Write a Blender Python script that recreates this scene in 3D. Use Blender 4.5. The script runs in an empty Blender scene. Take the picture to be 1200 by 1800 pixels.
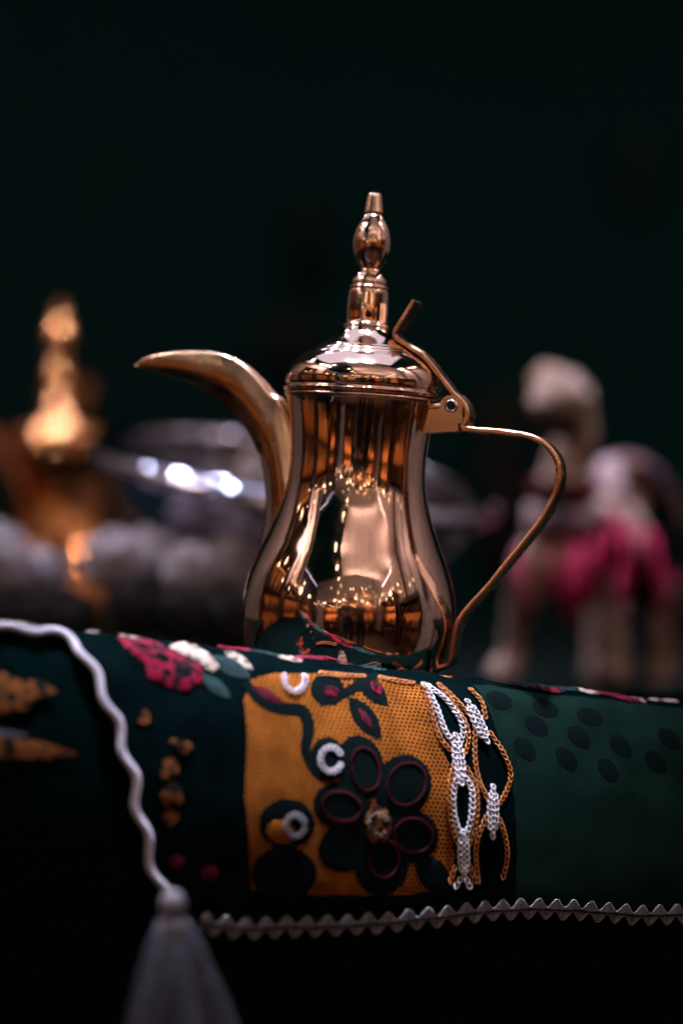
import bpy, bmesh, math, random
import numpy as np
from mathutils import Vector, Matrix, noise
from mathutils.geometry import delaunay_2d_cdt
random.seed(7)
R = math.radians
PI = math.pi
scene = bpy.context.scene
COL = scene.collection

# ------------------------------------------------------------------ camera
D = 1.417                      # camera to pot axis, metres
CAMZ = 0.10
cam_d = bpy.data.cameras.new('camera')
cam = bpy.data.objects.new('camera', cam_d); COL.objects.link(cam)
cam.location = (0, -D, CAMZ); cam.rotation_euler = (R(90), 0, 0)
cam_d.sensor_fit = 'VERTICAL'; cam_d.sensor_height = 36; cam_d.lens = 85
cam_d.clip_start = 0.05; cam_d.clip_end = 100
cam_d.dof.use_dof = True; cam_d.dof.focus_distance = 1.368; cam_d.dof.aperture_fstop = 2.0
cam_d.dof.aperture_blades = 0
scene.camera = cam
# ------------------------------------------------------------------ world, exposure
w = bpy.data.worlds.new('World'); scene.world = w; w.use_nodes = True
bgn = w.node_tree.nodes['Background']
bgn.inputs[0].default_value = (0.08, 0.62, 0.56, 1); bgn.inputs[1].default_value = 0.006
vs = scene.view_settings
vs.view_transform = 'Standard'; vs.look = 'None'; vs.exposure = 0; vs.gamma = 1; vs.use_curve_mapping = False
cy = scene.cycles
cy.use_denoising = True; cy.max_bounces = 7; cy.glossy_bounces = 5; cy.diffuse_bounces = 2
cy.transmission_bounces = 2; cy.sample_clamp_indirect = 6; cy.caustics_reflective = False; cy.caustics_refractive = False

# ------------------------------------------------------------------ lamps of the shop
def area(name, loc, target, sx, sy, rad, color, spread=180):
    l = bpy.data.lights.new(name, 'AREA'); l.shape = 'RECTANGLE'; l.size = sx; l.size_y = sy
    l.energy = rad * PI * sx * sy; l.color = color; l.spread = R(spread)
    o = bpy.data.objects.new(name, l); COL.objects.link(o); o.location = loc
    o.rotation_euler = (Vector(target) - Vector(loc)).to_track_quat('-Z', 'Y').to_euler()
    return o
def disc(name, loc, target, dia, rad, color, spread=180):
    o = area(name, loc, target, dia, dia, rad, color, spread); o.data.shape = 'DISK'
    o.data.energy = rad * PI * PI * dia * dia / 4
    return o
COOL = (0.80, 0.80, 1.0); WARM = (1.0, 0.48, 0.19); PINK = (1.0, 0.78, 0.75)
# cool spots: two aimed at the pot and cloth, some over the things behind, some added for glints on belly and brass pot
for x, y, z, tx, ty, dia, rad, spr in [(-.20, -.10, 1.90, -.12, -.15, .11, 22, 14), (.22, -.09, 1.90, .035, -.08, .10, 30, 13),
                                       (-.50, 1.15, 1.75, -.25, .75, .07, 110, 90), (-.95, .45, 1.75, -.3, .85, .05, 150, 50), (-.30, .35, 1.80, -.3, .85, .05, 130, 44), (-.85, -.45, 1.7, -.85, -.45, .10, 14, 180), (1.25, -.15, 1.6, 1.25, -.15, .10, 14, 180), (.27, .60, 1.75, .21, .70, .10, 30, 26), (-.95, .20, 1.7, -.29, 1.08, .09, 14, 18), (-.05, .30, 1.75, -.29, 1.08, .08, 16, 18), (-1.05, 1.0, 1.75, -.4, .85, .06, 120, 90), (-.15, 1.5, 1.75, -.2, .7, .06, 110, 90)]:
    disc('track_spot', (x, y, z), (tx, ty, 0), dia, rad, COOL, spr)
# soft cool ceiling panel over the display
area('ceiling_panel', (-0.05, 0.62, 1.95), (-0.05, 0.62, 0), 1.9, 1.5, 1.0, (0.76, 0.76, 1.0))
area('wall_washer', (1.80, 0.9, 2.15), (2.2, 0.9, 1.1), .9, .10, 13, PINK)
area('wall_washer', (-1.6, 1.2, 2.15), (-2.0, 1.2, 1.1), .9, .10, 4, PINK)
# coves that wash the warm ceiling from below
for x, y, sx, sy in [(-0.30, -1.60, .06, 2.2), (0.9, -2.60, 2.2, .06), (2.0, -1.6, .06, 2.0)]:
    area('cove_light', (x, y, 1.62), (x + (.25 if x < 0 else (-.25 if x > 1.5 else 0)), y, 1.9), sx, sy, 25.0, PINK)
# wall washers
area('wall_washer', (1.80, -0.50, 2.15), (2.2, -0.5, 1.1), .7, .10, 110, PINK)
area('wall_washer', (-1.55, -0.35, 2.15), (-2.0, -.4, 1.1), .9, .10, 120, PINK)
area('wall_washer', (-2.2, -2.2, 1.9), (-2.6, -2.2, .9), 1.6, .08, 3, (.6, .7, 1))

# ------------------------------------------------------------------ helpers
def tag(o, label=None, cat=None, group=None, kind=None):
    if label: o['label'] = label
    if cat: o['category'] = cat
    if group: o['group'] = group
    if kind: o['kind'] = kind
    return o
def empty(name, loc=(0, 0, 0), rot=(0, 0, 0)):
    o = bpy.data.objects.new(name, None); COL.objects.link(o); o.location = loc; o.rotation_euler = rot
    o.empty_display_size = .05
    return o
def obj(name, me, mat=None, parent=None):
    if isinstance(me, tuple):
        m = bpy.data.meshes.new(name); m.from_pydata([tuple(v) for v in me[0]], [], me[1]); me = m
    o = bpy.data.objects.new(name, me); COL.objects.link(o)
    if mat and not me.materials: me.materials.append(mat)
    if parent: o.parent = parent
    return o
def smooth(o, on=True):
    o.data.polygons.foreach_set('use_smooth', [on] * len(o.data.polygons)); return o
def fixn(o):
    bm = bmesh.new(); bm.from_mesh(o.data); bmesh.ops.recalc_face_normals(bm, faces=bm.faces); bm.to_mesh(o.data); bm.free(); return o
def box(x0, x1, y0, y1, z0, z1):
    v = [(x, y, z) for z in (z0, z1) for y in (y0, y1) for x in (x0, x1)]
    return v, [(0, 2, 3, 1), (4, 5, 7, 6), (0, 1, 5, 4), (2, 6, 7, 3), (0, 4, 6, 2), (1, 3, 7, 5)]
def join(*ms):
    V, F = [], []
    for v, f in ms:
        n = len(V); V += list(v); F += [tuple(i + n for i in q) for q in f]
    return V, F
def catmull(pts, n):
    """resample a polyline through its points with a Catmull-Rom curve, n steps per span"""
    P = [np.array(p, float) for p in pts]
    P = [2*P[0]-P[1]] + P + [2*P[-1]-P[-2]]
    out = []
    for i in range(1, len(P)-2):
        for k in range(n):
            t = k/n; a, b, c, d = P[i-1:i+3]
            out.append(.5*((2*b)+(-a+c)*t+(2*a-5*b+4*c-d)*t*t+(-a+3*b-3*c+d)*t**3))
    out.append(P[-2]); return out
def lathe(prof, n=96, close=False):
    V, F = [], []
    for r, z in prof:
        for k in range(n):
            a = 2*PI*k/n; V.append((r*math.cos(a), r*math.sin(a), z))
    m = len(prof)
    for i in range(m-1 if not close else m):
        j = (i+1) % m
        for k in range(n):
            l = (k+1) % n; F.append((i*n+k, i*n+l, j*n+l, j*n+k))
    return V, F
def tube(pts, rad, n=6, cap=True, flat=None):
    """tube along points; rad a number or list"""
    P = [Vector(p) for p in pts]; m = len(P); V, F = [], []
    up = None
    for i in range(m):
        t = (P[min(i+1, m-1)] - P[max(i-1, 0)]).normalized()
        if up is None:
            up = t.orthogonal().normalized()
        up = (up - t*up.dot(t))
        up = up.normalized() if up.length > 1e-9 else t.orthogonal().normalized()
        b = t.cross(up); r = rad[i] if hasattr(rad, '__len__') else rad
        for k in range(n):
            a = 2*PI*k/n; V.append(P[i] + up*(r*math.cos(a)) + b*(r*math.sin(a)))
    for i in range(m-1):
        for k in range(n):
            l = (k+1) % n; F.append((i*n+k, i*n+l, (i+1)*n+l, (i+1)*n+k))
    if cap: F.append(tuple(reversed(range(n)))); F.append(tuple(range((m-1)*n, m*n)))
    return V, F
def ellipsoid(c, r, nu=20, nv=12, rot=None):
    V, F = [], []
    for j in range(nv+1):
        th = PI*j/nv
        for i in range(nu):
            a = 2*PI*i/nu; p = Vector((r[0]*math.sin(th)*math.cos(a), r[1]*math.sin(th)*math.sin(a), r[2]*math.cos(th)))
            if rot: p = rot @ p
            V.append(p + Vector(c))
    for j in range(nv):
        for i in range(nu):
            l = (i+1) % nu; F.append((j*nu+i, (j+1)*nu+i, (j+1)*nu+l, j*nu+l))
    return V, F
KPX = 36/85/1800
def P(px, py, d):                         # a point of the place seen at photo pixel (px, py), d metres from the lens
    return Vector(((px-600)*KPX*d, d-D, CAMZ-(py-900)*KPX*d))

# ------------------------------------------------------------------ materials
def mat(name, col, rough=.6, metal=0, bump=None, vary=None, spec=.5, sheen=0, coord='Object', rvar=None):
    m = bpy.data.materials.new(name); m.use_nodes = True; nt = m.node_tree; b = nt.nodes['Principled BSDF']
    b.inputs['Base Color'].default_value = (*col, 1); b.inputs['Roughness'].default_value = rough; b.inputs['Metallic'].default_value = metal
    b.inputs['Specular IOR Level'].default_value = spec
    if sheen: b.inputs['Sheen Weight'].default_value = sheen; b.inputs['Sheen Roughness'].default_value = .5
    tc = nt.nodes.new('ShaderNodeTexCoord')
    if vary:                              # (scale, second colour, contrast)
        sc_, c2, lo, hi = vary
        n = nt.nodes.new('ShaderNodeTexNoise'); n.inputs['Scale'].default_value = sc_; n.inputs['Detail'].default_value = 5
        nt.links.new(tc.outputs[coord], n.inputs['Vector'])
        r = nt.nodes.new('ShaderNodeValToRGB'); r.color_ramp.elements[0].position = lo; r.color_ramp.elements[1].position = hi
        r.color_ramp.elements[0].color = (*col, 1); r.color_ramp.elements[1].color = (*c2, 1)
        nt.links.new(n.outputs['Fac'], r.inputs['Fac']); nt.links.new(r.outputs['Color'], b.inputs['Base Color'])
    if rvar:                              # roughness (scale, lo, hi)
        n = nt.nodes.new('ShaderNodeTexNoise'); n.inputs['Scale'].default_value = rvar[0]; n.inputs['Detail'].default_value = 6; n.inputs['Roughness'].default_value = .65
        nt.links.new(tc.outputs[coord], n.inputs['Vector'])
        mr = nt.nodes.new('ShaderNodeMapRange'); mr.inputs['From Min'].default_value = .35; mr.inputs['From Max'].default_value = .75
        mr.inputs['To Min'].default_value = rvar[1]; mr.inputs['To Max'].default_value = rvar[2]
        nt.links.new(n.outputs['Fac'], mr.inputs['Value']); nt.links.new(mr.outputs['Result'], b.inputs['Roughness'])
    if bump:                              # (scale, strength, distance)
        n = nt.nodes.new('ShaderNodeTexNoise'); n.inputs['Scale'].default_value = bump[0]; n.inputs['Detail'].default_value = 4
        nt.links.new(tc.outputs[coord], n.inputs['Vector'])
        bp = nt.nodes.new('ShaderNodeBump'); bp.inputs['Strength'].default_value = bump[1]; bp.inputs['Distance'].default_value = bump[2]
        nt.links.new(n.outputs['Fac'], bp.inputs['Height']); nt.links.new(bp.outputs['Normal'], b.inputs['Normal'])
    return m
def emit(name, col, s):
    m = bpy.data.materials.new(name); m.use_nodes = True; nt = m.node_tree; nt.nodes.remove(nt.nodes['Principled BSDF'])
    e = nt.nodes.new('ShaderNodeEmission'); e.inputs[0].default_value = (*col, 1); e.inputs[1].default_value = s
    nt.links.new(e.outputs[0], nt.nodes['Material Output'].inputs[0]); return m
M = {}
M['copper'] = mat('polished_copper', (.96, .68, .55), .05, 1, bump=(38, .09, .002), rvar=(30, .02, .17))
M['copper_dull'] = mat('worn_copper', (.88, .54, .34), .22, 1, bump=(600, .10, .0004), rvar=(90, .16, .34))
M['copper_spout'] = mat('smudged_copper', (.93, .66, .50), .2, 1, bump=(55, .12, .003), vary=(60, (.74, .48, .34), .45, .7), rvar=(45, .13, .34))
M['brass'] = mat('dark_brass', (.66, .29, .12), .03, 1, bump=(22, .03, .004), rvar=(20, .015, .05))
M['silver'] = mat('silver', (.70, .71, .90), .02, 1, bump=(20, .07, .006), rvar=(14, .01, .03))
M['silver_dark'] = mat('tarnished_silver', (.30, .31, .40), .03, 1, bump=(24, .12, .006), rvar=(14, .015, .05), vary=(9, (.16, .16, .22), .4, .65))  # silver coloured dark in place of the dark reflections inside the bowl
M['cloth_dark'] = mat('dark_cotton', (.0010, .0036, .0040), .9, vary=(60, (.0015, .0058, .0062), .4, .7), bump=(900, .5, .0006), spec=0)
M['navy'] = mat('navy_satin', (.0018, .0055, .0058), .9, spec=.03, bump=(1500, .4, .0004))
M['maroon'] = mat('maroon_thread', (.10, .008, .018), .6, bump=(2500, .5, .0004), spec=.08)
M['red'] = mat('crimson_thread', (.26, .006, .035), .65, bump=(1800, .8, .0006), vary=(170, (.018, .003, .008), .47, .56), spec=.08)
M['cream'] = mat('cream_thread', (.62, .50, .40), .65, bump=(1800, .8, .0006), vary=(190, (.10, .08, .07), .48, .60), spec=.08)
M['teal'] = mat('teal_thread', (.004, .022, .026), .65, bump=(1800, .8, .0006), vary=(120, (.012, .05, .05), .4, .65), spec=.08)
M['white_thread'] = mat('silver_white_thread', (.60, .57, .62), .5, bump=(3500, .4, .0003))
M['orange_thread'] = mat('orange_thread', (.42, .13, .02), .55, bump=(3500, .4, .0003))
M['disc_thread'] = mat('brown_thread', (.22, .075, .018), .8, vary=(210, (.008, .008, .006), .46, .56),  bump=(2500, .6, .0004), spec=.08)
M['trim'] = mat('silver_grey_braid', (.20, .195, .225), .6, bump=(2500, .4, .0004))
M['cord'] = mat('white_cord', (.58, .57, .66), .7, bump=(1200, .6, .0006))
M['tassel'] = mat('tassel_wool', (.12, .13, .17), .9, vary=(150, (.06, .065, .085), .4, .7), spec=.1)
M['bench'] = mat('dark_velvet', (.0008, .0050, .0048), .9, vary=(40, (.001, .004, .0038), .4, .7), spec=0)
M['fleece'] = mat('white_fleece', (.70, .66, .74), .95, bump=(120, .8, .01), vary=(18, (.30, .27, .32), .45, .7))
M['dark_fleece'] = mat('charcoal_wool', (.030, .030, .034), .95, bump=(120, .8, .01), spec=.05)  # wool coloured near black for the shade low in the heap
M['camel_fur'] = mat('tan_plush', (.52, .37, .31), .95, bump=(160, .8, .006), vary=(26, (.20, .10, .06), .45, .62), sheen=.1)
M['camel_dark'] = mat('dark_brown_plush', (.035, .020, .014), .95, bump=(160, .8, .006))  # shadow under the camel's jaw put into the fur colour
M['camel_white'] = mat('pale_pink_plush', (.70, .52, .56), .95, bump=(140, .9, .008))
M['fringe'] = mat('magenta_wool', (.62, .008, .11), .8, vary=(60, (.28, .004, .045), .4, .65))
M['saddle'] = mat('saddle_brocade', (.05, .035, .06), .8, vary=(45, (.32, .14, .10), .52, .62))
M['black_eye'] = mat('black_glass', (.01, .01, .01), .1)
M['table'] = mat('dark_table_cloth', (.0010, .005, .0047), .9, vary=(7, (.0015, .006, .0056), .4, .7), spec=.1)
M['wall_dark'] = mat('dark_teal_paint', (.003, .027, .025), .95, vary=(1.4, (.006, .024, .0225), .45, .75), spec=.1)
M['plaster'] = mat('warm_plaster', (.60, .53, .49), .9, vary=(5, (.46, .40, .36), .4, .7))
M['plaster_pale'] = mat('pale_plaster', (.74, .68, .65), .9, vary=(6, (.50, .43, .40), .4, .7))
M['navy_wall'] = mat('navy_paint', (.05, .055, .09), .7, vary=(9, (.02, .022, .04), .4, .7))
M['wood'] = mat('dark_wood', (.055, .030, .018), .5, vary=(12, (.10, .05, .025), .4, .7))
M['floor'] = mat('shop_floor', (.05, .04, .035), .5, vary=(6, (.08, .06, .05), .4, .7))
M['shelf_back'] = mat('amber_board', (.55, .30, .13), .8, vary=(8, (.40, .20, .08), .4, .7))
M['jar'] = mat('dark_glaze', (.05, .035, .03), .3)
M['jar_gold'] = mat('gold_glaze', (.70, .38, .14), .3, 1)
M['black_cloth'] = mat('black_clothes', (.008, .009, .011), .9)
M['skin'] = mat('skin', (.50, .30, .22), .55)
M['hair'] = mat('dark_hair', (.012, .009, .008), .6)
M['hair_brown'] = mat('brown_hair', (.10, .045, .025), .6)
M['bulb'] = emit('warm_bulb', (1.0, .72, .48), 18)

def satin(m, ang, scale=420, dark=.45):
    nt = m.node_tree; b = nt.nodes['Principled BSDF']; L = nt.links.new
    uv = nt.nodes.new('ShaderNodeUVMap'); mp = nt.nodes.new('ShaderNodeMapping'); mp.inputs['Rotation'].default_value = (0, 0, R(ang)); L(uv.outputs[0], mp.inputs[0])
    wv = nt.nodes.new('ShaderNodeTexWave'); wv.inputs['Scale'].default_value = scale/3.14; wv.inputs['Distortion'].default_value = 1.6; wv.inputs['Detail'].default_value = 3; wv.inputs['Detail Scale'].default_value = 2
    L(mp.outputs[0], wv.inputs['Vector'])
    src = b.inputs['Base Color'].links[0].from_socket if b.inputs['Base Color'].links else None
    mx = nt.nodes.new('ShaderNodeMix'); mx.data_type = 'RGBA'; mx.blend_type = 'MULTIPLY'; mx.inputs[0].default_value = 1
    if src: L(src, mx.inputs[6])
    else: mx.inputs[6].default_value = b.inputs['Base Color'].default_value
    mr = nt.nodes.new('ShaderNodeMapRange'); mr.inputs['To Min'].default_value = dark; L(wv.outputs['Fac'], mr.inputs['Value']); L(mr.outputs[0], mx.inputs[7])
    L(mx.outputs[2], b.inputs['Base Color'])
    bp = nt.nodes.new('ShaderNodeBump'); bp.inputs['Strength'].default_value = .9; bp.inputs['Distance'].default_value = .0006
    L(wv.outputs['Fac'], bp.inputs['Height']); L(bp.outputs[0], b.inputs['Normal'])
for k_, a_ in (('red', 25), ('cream', 70), ('teal', -40), ('maroon', 10), ('disc_thread', 35)): satin(M[k_], a_)
def weave_mat():
    m = bpy.data.materials.new('orange_mesh_weave'); m.use_nodes = True; nt = m.node_tree; b = nt.nodes['Principled BSDF']
    b.inputs['Roughness'].default_value = .9; b.inputs['Specular IOR Level'].default_value = .06
    L = nt.links.new
    uv = nt.nodes.new('ShaderNodeUVMap'); sep = nt.nodes.new('ShaderNodeSeparateXYZ'); L(uv.outputs[0], sep.inputs[0])
    def mth(op, a, bb=None):
        n = nt.nodes.new('ShaderNodeMath'); n.operation = op
        for i, q in enumerate((a, bb)):
            if q is None: continue
            if isinstance(q, (int, float)): n.inputs[i].default_value = q
            else: L(q, n.inputs[i])
        return n.outputs[0]
    # rows of holes, every other row shifted by half a hole: uv are metres along and across the cloth
    PU, PV = .0029, .0023
    wob = nt.nodes.new('ShaderNodeTexNoise'); wob.inputs['Scale'].default_value = 170; L(uv.outputs[0], wob.inputs['Vector'])
    u = mth('ADD', mth('DIVIDE', sep.outputs[0], PU), mth('MULTIPLY', wob.outputs['Fac'], .25))
    v = mth('ADD', mth('DIVIDE', sep.outputs[1], PV), mth('MULTIPLY', wob.outputs['Fac'], .25))
    odd = mth('MULTIPLY', mth('FLOORED_MODULO', mth('FLOOR', v), 2.0), .5)
    fu = mth('SUBTRACT', mth('FRACT', mth('ADD', u, odd)), .5); fv = mth('SUBTRACT', mth('FRACT', v), .5)
    d = mth('SQRT', mth('ADD', mth('POWER', fu, 2.0), mth('POWER', mth('MULTIPLY', fv, .9), 2.0)))
    ramp = nt.nodes.new('ShaderNodeValToRGB'); L(d, ramp.inputs['Fac'])
    e = ramp.color_ramp.elements; e[0].position = .24; e[0].color = (.02, .011, .008, 1); e[1].position = .36; e[1].color = (1, 1, 1, 1)
    nz = nt.nodes.new('ShaderNodeTexNoise'); nz.inputs['Scale'].default_value = 60; nz.inputs['Detail'].default_value = 6; L(uv.outputs[0], nz.inputs['Vector'])
    r2 = nt.nodes.new('ShaderNodeValToRGB'); L(nz.outputs['Fac'], r2.inputs['Fac'])
    r2.color_ramp.elements[0].position = .35; r2.color_ramp.elements[0].color = (.19, .058, .0065, 1)
    r2.color_ramp.elements[1].position = .7; r2.color_ramp.elements[1].color = (.36, .115, .015, 1)
    mx = nt.nodes.new('ShaderNodeMix'); mx.data_type = 'RGBA'; mx.blend_type = 'MULTIPLY'; mx.inputs[0].default_value = 1
    L(r2.outputs[0], mx.inputs[6]); L(ramp.outputs[0], mx.inputs[7]); L(mx.outputs[2], b.inputs['Base Color'])
    bp = nt.nodes.new('ShaderNodeBump'); bp.inputs['Strength'].default_value = .8; bp.inputs['Distance'].default_value = .0006
    L(ramp.outputs[0], bp.inputs['Height']); L(bp.outputs[0], b.inputs['Normal'])
    return m
M['weave'] = weave_mat()
def twill_mat():
    m = mat('green_twill', (.012, .046, .038), .9, spec=.03); nt = m.node_tree; b = nt.nodes['Principled BSDF']; L = nt.links.new
    uv = nt.nodes.new('ShaderNodeUVMap')
    wv = nt.nodes.new('ShaderNodeTexWave'); wv.inputs['Scale'].default_value = 520; wv.bands_direction = 'DIAGONAL'; wv.inputs['Distortion'].default_value = .6
    L(uv.outputs[0], wv.inputs['Vector'])
    nz = nt.nodes.new('ShaderNodeTexNoise'); nz.inputs['Scale'].default_value = 45; nz.inputs['Detail'].default_value = 6; L(uv.outputs[0], nz.inputs['Vector'])
    r = nt.nodes.new('ShaderNodeValToRGB'); L(nz.outputs['Fac'], r.inputs['Fac'])
    r.color_ramp.elements[0].position = .3; r.color_ramp.elements[0].color = (.0026, .0115, .0086, 1)
    r.color_ramp.elements[1].position = .75; r.color_ramp.elements[1].color = (.0055, .022, .0165, 1)
    L(r.outputs[0], b.inputs['Base Color'])
    bp = nt.nodes.new('ShaderNodeBump'); bp.inputs['Strength'].default_value = .5; bp.inputs['Distance'].default_value = .0004
    L(wv.outputs['Fac'], bp.inputs['Height']); L(bp.outputs[0], b.inputs['Normal'])
    return m
M['twill'] = twill_mat()

# ------------------------------------------------------------------ setting
FLOOR = -1.12
floor = tag(obj('floor', box(-4, 4, -6.5, 3.2, FLOOR-.1, FLOOR), M['floor']), kind='structure')
tag(obj('back_wall', box(-4, 4, 3.0, 3.1, FLOOR+.001, 3.2), M['wall_dark']), kind='structure')
# the shop behind the camera, which the pot mirrors: ceiling, side walls, far wall
tag(obj('ceiling', box(-0.42, 2.19, -2.75, -0.45, 1.90, 1.96), M['plaster']), kind='structure')
tag(obj('wall_right', box(2.2, 2.3, -3.95, .45, FLOOR+.001, 2.6), M['plaster_pale']), kind='structure')
tag(obj('wall_right_rear', box(2.2, 2.3, .452, 2.9, FLOOR+.001, 2.6), M['plaster_pale']), kind='structure')
tag(obj('wall_left', box(-2.1, -2.0, -1.25, .40, FLOOR+.001, 2.3), M['plaster_pale']), kind='structure')
tag(obj('wall_left_rear', box(-2.1, -2.0, .402, 2.9, FLOOR+.001, 2.3), M['plaster']), kind='structure')
tag(obj('wall_far', box(-2.69, 2.19, -3.95, -3.85, FLOOR+.001, 2.6), M['plaster']), kind='structure')
tag(obj('wall_loft', box(-2.8, -2.7, -3.95, -1.3, FLOOR+.001, 2.6), M['navy_wall']), kind='structure')

M['hanging'] = mat('dim_brown_weave', (.052, .036, .022), .9, vary=(6, (.014, .018, .016), .4, .6))
M['hanging2'] = mat('dim_plum_weave', (.030, .040, .040), .9, vary=(6, (.010, .024, .023), .4, .6))
for px, py, hw, hh, d, mt, lb in [(510, 612, 42, 52, 4.36, 'hanging', 'dim brown textile hanging in the dark above the spout'), (545, 420, 26, 70, 4.36, 'hanging2', 'faint grey textile hanging high in the dark left of the finial'), (890, 850, 30, 160, 4.36, 'hanging', 'dim brown textile hanging in the dark inside the handle loop'), (1122, 300, 14, 55, 4.36, 'hanging2', 'faint narrow textile hanging high above the plush camel')]:
    c = P(px, py, d); ww, h_ = hw*KPX*d, hh*KPX*d; V, F = [], []
    for i in range(25):
        for j in range(2): V.append((c.x-ww+2*ww*i/24, c.y+.02*math.sin(i*1.1), c.z-h_+2*h_*j))
    for i in range(24): F.append((2*i, 2*i+2, 2*i+3, 2*i+1))
    o = smooth(obj('wall_hanging', (V, F), M[mt])); q = o.modifiers.new('thick', 'SOLIDIFY'); q.thickness = .006
    tag(o, lb, 'textile')
# table behind the bench
TZ = -0.060
tb = tag(empty('table', (0, 1.0, FLOOR)), 'low dark cloth covered table under the plush camel and the silver bowl', 'table')
o = obj('table_top', box(-1.2, 1.2, -.80, .9, TZ-FLOOR-.04, TZ-FLOOR), M['table'], tb)
for sx in (-1, 1):
    for sy in (-.72, .82): obj('leg', box(sx*1.1-.03, sx*1.1+.03, sy-.03, sy+.03, 0, TZ-FLOOR-.04), M['wood'], tb)

# ------------------------------------------------------------------ bench profile and draped cloth
AE = R(30); E = Vector((math.cos(AE), math.sin(AE), 0)); Fd = Vector((math.sin(AE), -math.cos(AE), 0)); C0 = Vector((0, -.078, 0))
BB, CC = .044, .105
_ph = np.linspace(0, R(118), 300)
_al = np.concatenate([[0], np.cumsum(np.sqrt((BB*np.cos((_ph[1:]+_ph[:-1])/2))**2+(CC*np.sin((_ph[1:]+_ph[:-1])/2))**2)*(_ph[1]-_ph[0]))])
TILT = R(3.6)
def crest(s):
    return .0166 - .135*s if s < .22 else .0166 - .135*.22 - .10*(s-.22)
def S(s, t, wr=1.0, lift=0.0):
    """cloth surface: s along the bench, t across it (0 on the crest, + down the front)"""
    zc = crest(s)
    if t >= 0:
        ph = float(np.interp(t, _al, _ph))
        o_ = BB*math.sin(ph); z = zc - CC*(1-math.cos(ph))
    else:
        o_ = t; p = C0 + E*s + Fd*o_
        zs = -.0090 - math.tan(TILT)*p.x
        k = min(-t/.030, 1); k = k*k*(3-2*k); z = zc*(1-k) + zs*k
        if t < -.165: z -= (-.165-t)*1.6
    p = C0 + E*s + Fd*o_; p.z = z
    if wr:
        a = wr*(.0016 if t > -.02 else .0006)
        n = noise.noise(Vector((s*22, t*30, 3.1)))
        n2 = noise.noise(Vector((s*60+t*40, t*14, 9.1)))
        fold = .0034*math.exp(-(t/.022)**2)*max(0, 1-abs(s-.02)/.16)
        p += Fd*(a*n) ; p.z += a*.6*n + a*.5*n2 + fold*noise.noise(Vector((s*48, t*25+s*20, 5.5)))
    if lift:
        p += N(s, t)*lift
    return p
def N(s, t):
    h = .0012
    n = (S(s+h, t)-S(s-h, t)).cross(S(s, t+h)-S(s, t-h))
    n.normalize()
    return -n if n.dot(Vector((.2, -.6, .8))) < 0 else n
def proj(p):
    d = p.y + D
    return np.array(((p.x/d)/KPX+600, 900-((p.z-CAMZ)/d)/KPX))
_g = [(s, t) for s in np.linspace(-.36, .40, 90) for t in np.linspace(.001, .20, 50)]
_gp = np.array([proj(S(s, t)) for s, t in _g])
def inv(px, py):
    """cloth coordinates of the spot on the front of the cloth that the photo shows at (px, py)"""
    tgt = np.array((px, py), float)
    i = int(np.argmin(((_gp-tgt)**2).sum(1))); s, t = _g[i]
    for _ in range(12):
        q = proj(S(s, t)); e_ = tgt-q
        h = 4e-4
        J = np.array([(proj(S(s+h, t))-q)/h, (proj(S(s, t+h))-q)/h]).T
        try: ds = np.linalg.solve(J + np.eye(2)*1e-6, e_)
        except Exception: break
        ds = np.clip(ds, -.01, .01); s += ds[0]; t = min(max(t+ds[1], .0005), .25)
        if np.abs(e_).max() < .2: break
    return np.array((s, t))

# outline of the flap: left edge falls from the crest to the tasselled corner, then the hem runs right
edge_px = [(-70, 1112), (-20, 1109), (40, 1110), (95, 1116), (130, 1133), (155, 1170), (183, 1225), (212, 1300), (232, 1370), (244, 1430), (262, 1505), (296, 1592)]
edge = [inv(*p) for p in edge_px]
for i in range(1, len(edge)):
    if edge[i][0] <= edge[i-1][0] + .001: edge[i][0] = edge[i-1][0] + .001
hem_px = [(296, 1605), (350, 1622), (430, 1632), (540, 1628), (660, 1622), (760, 1612), (860, 1600), (950, 1597), (1040, 1602), (1130, 1608), (1210, 1606), (1300, 1606)]
hem = [inv(*p) for p in hem_px]
outline = [edge[0]+np.array((-.15, 0))] + edge + hem[1:] + [hem[-1]+np.array((.15, 0))]
ox = np.array([q[0] for q in outline]); ot = np.array([q[1] for q in outline])
for i in range(1, len(ox)):
    if ox[i] <= ox[i-1]: ox[i] = ox[i-1]+1e-4
def t_hem(s): return float(np.interp(s, ox, ot))

# --- the bench under the cloth
def bench_mesh():
    V, F = [], []; ss = np.linspace(-.55, .5, 60)
    ts = list(np.linspace(-.185, 0, 14)) + list(np.linspace(.008, .155, 22)) + [.22, .4, .65]
    for s in ss:
        for t in ts:
            p = S(s, t, 0); p -= Vector((0, 0, .004)) + (Fd*.004 if t > 0 else Vector())
            if t > .16: p = Vector((C0 + E*s + Fd*(BB-.014)))+Vector((0, 0, max(crest(s)-t, FLOOR)))
            if t == .65: p.z = FLOOR
            V.append(p)
        q = C0 + E*s - Fd*.19; V.append((q.x, q.y, FLOOR))
    m = len(ts)+1
    for i in range(len(ss)-1):
        for j in range(m):
            k = (j+1) % m; F.append((i*m+j, i*m+k, (i+1)*m+k, (i+1)*m+j))
    F.append(tuple(range(m))); F.append(tuple(range((len(ss)-1)*m, len(ss)*m))[::-1])
    return V, F
bench = smooth(fixn(obj('padded_bench', bench_mesh(), M['bench'])))
tag(bench, 'dark velvet bench with orange patches showing beside the hanging white cord', 'bench')

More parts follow.
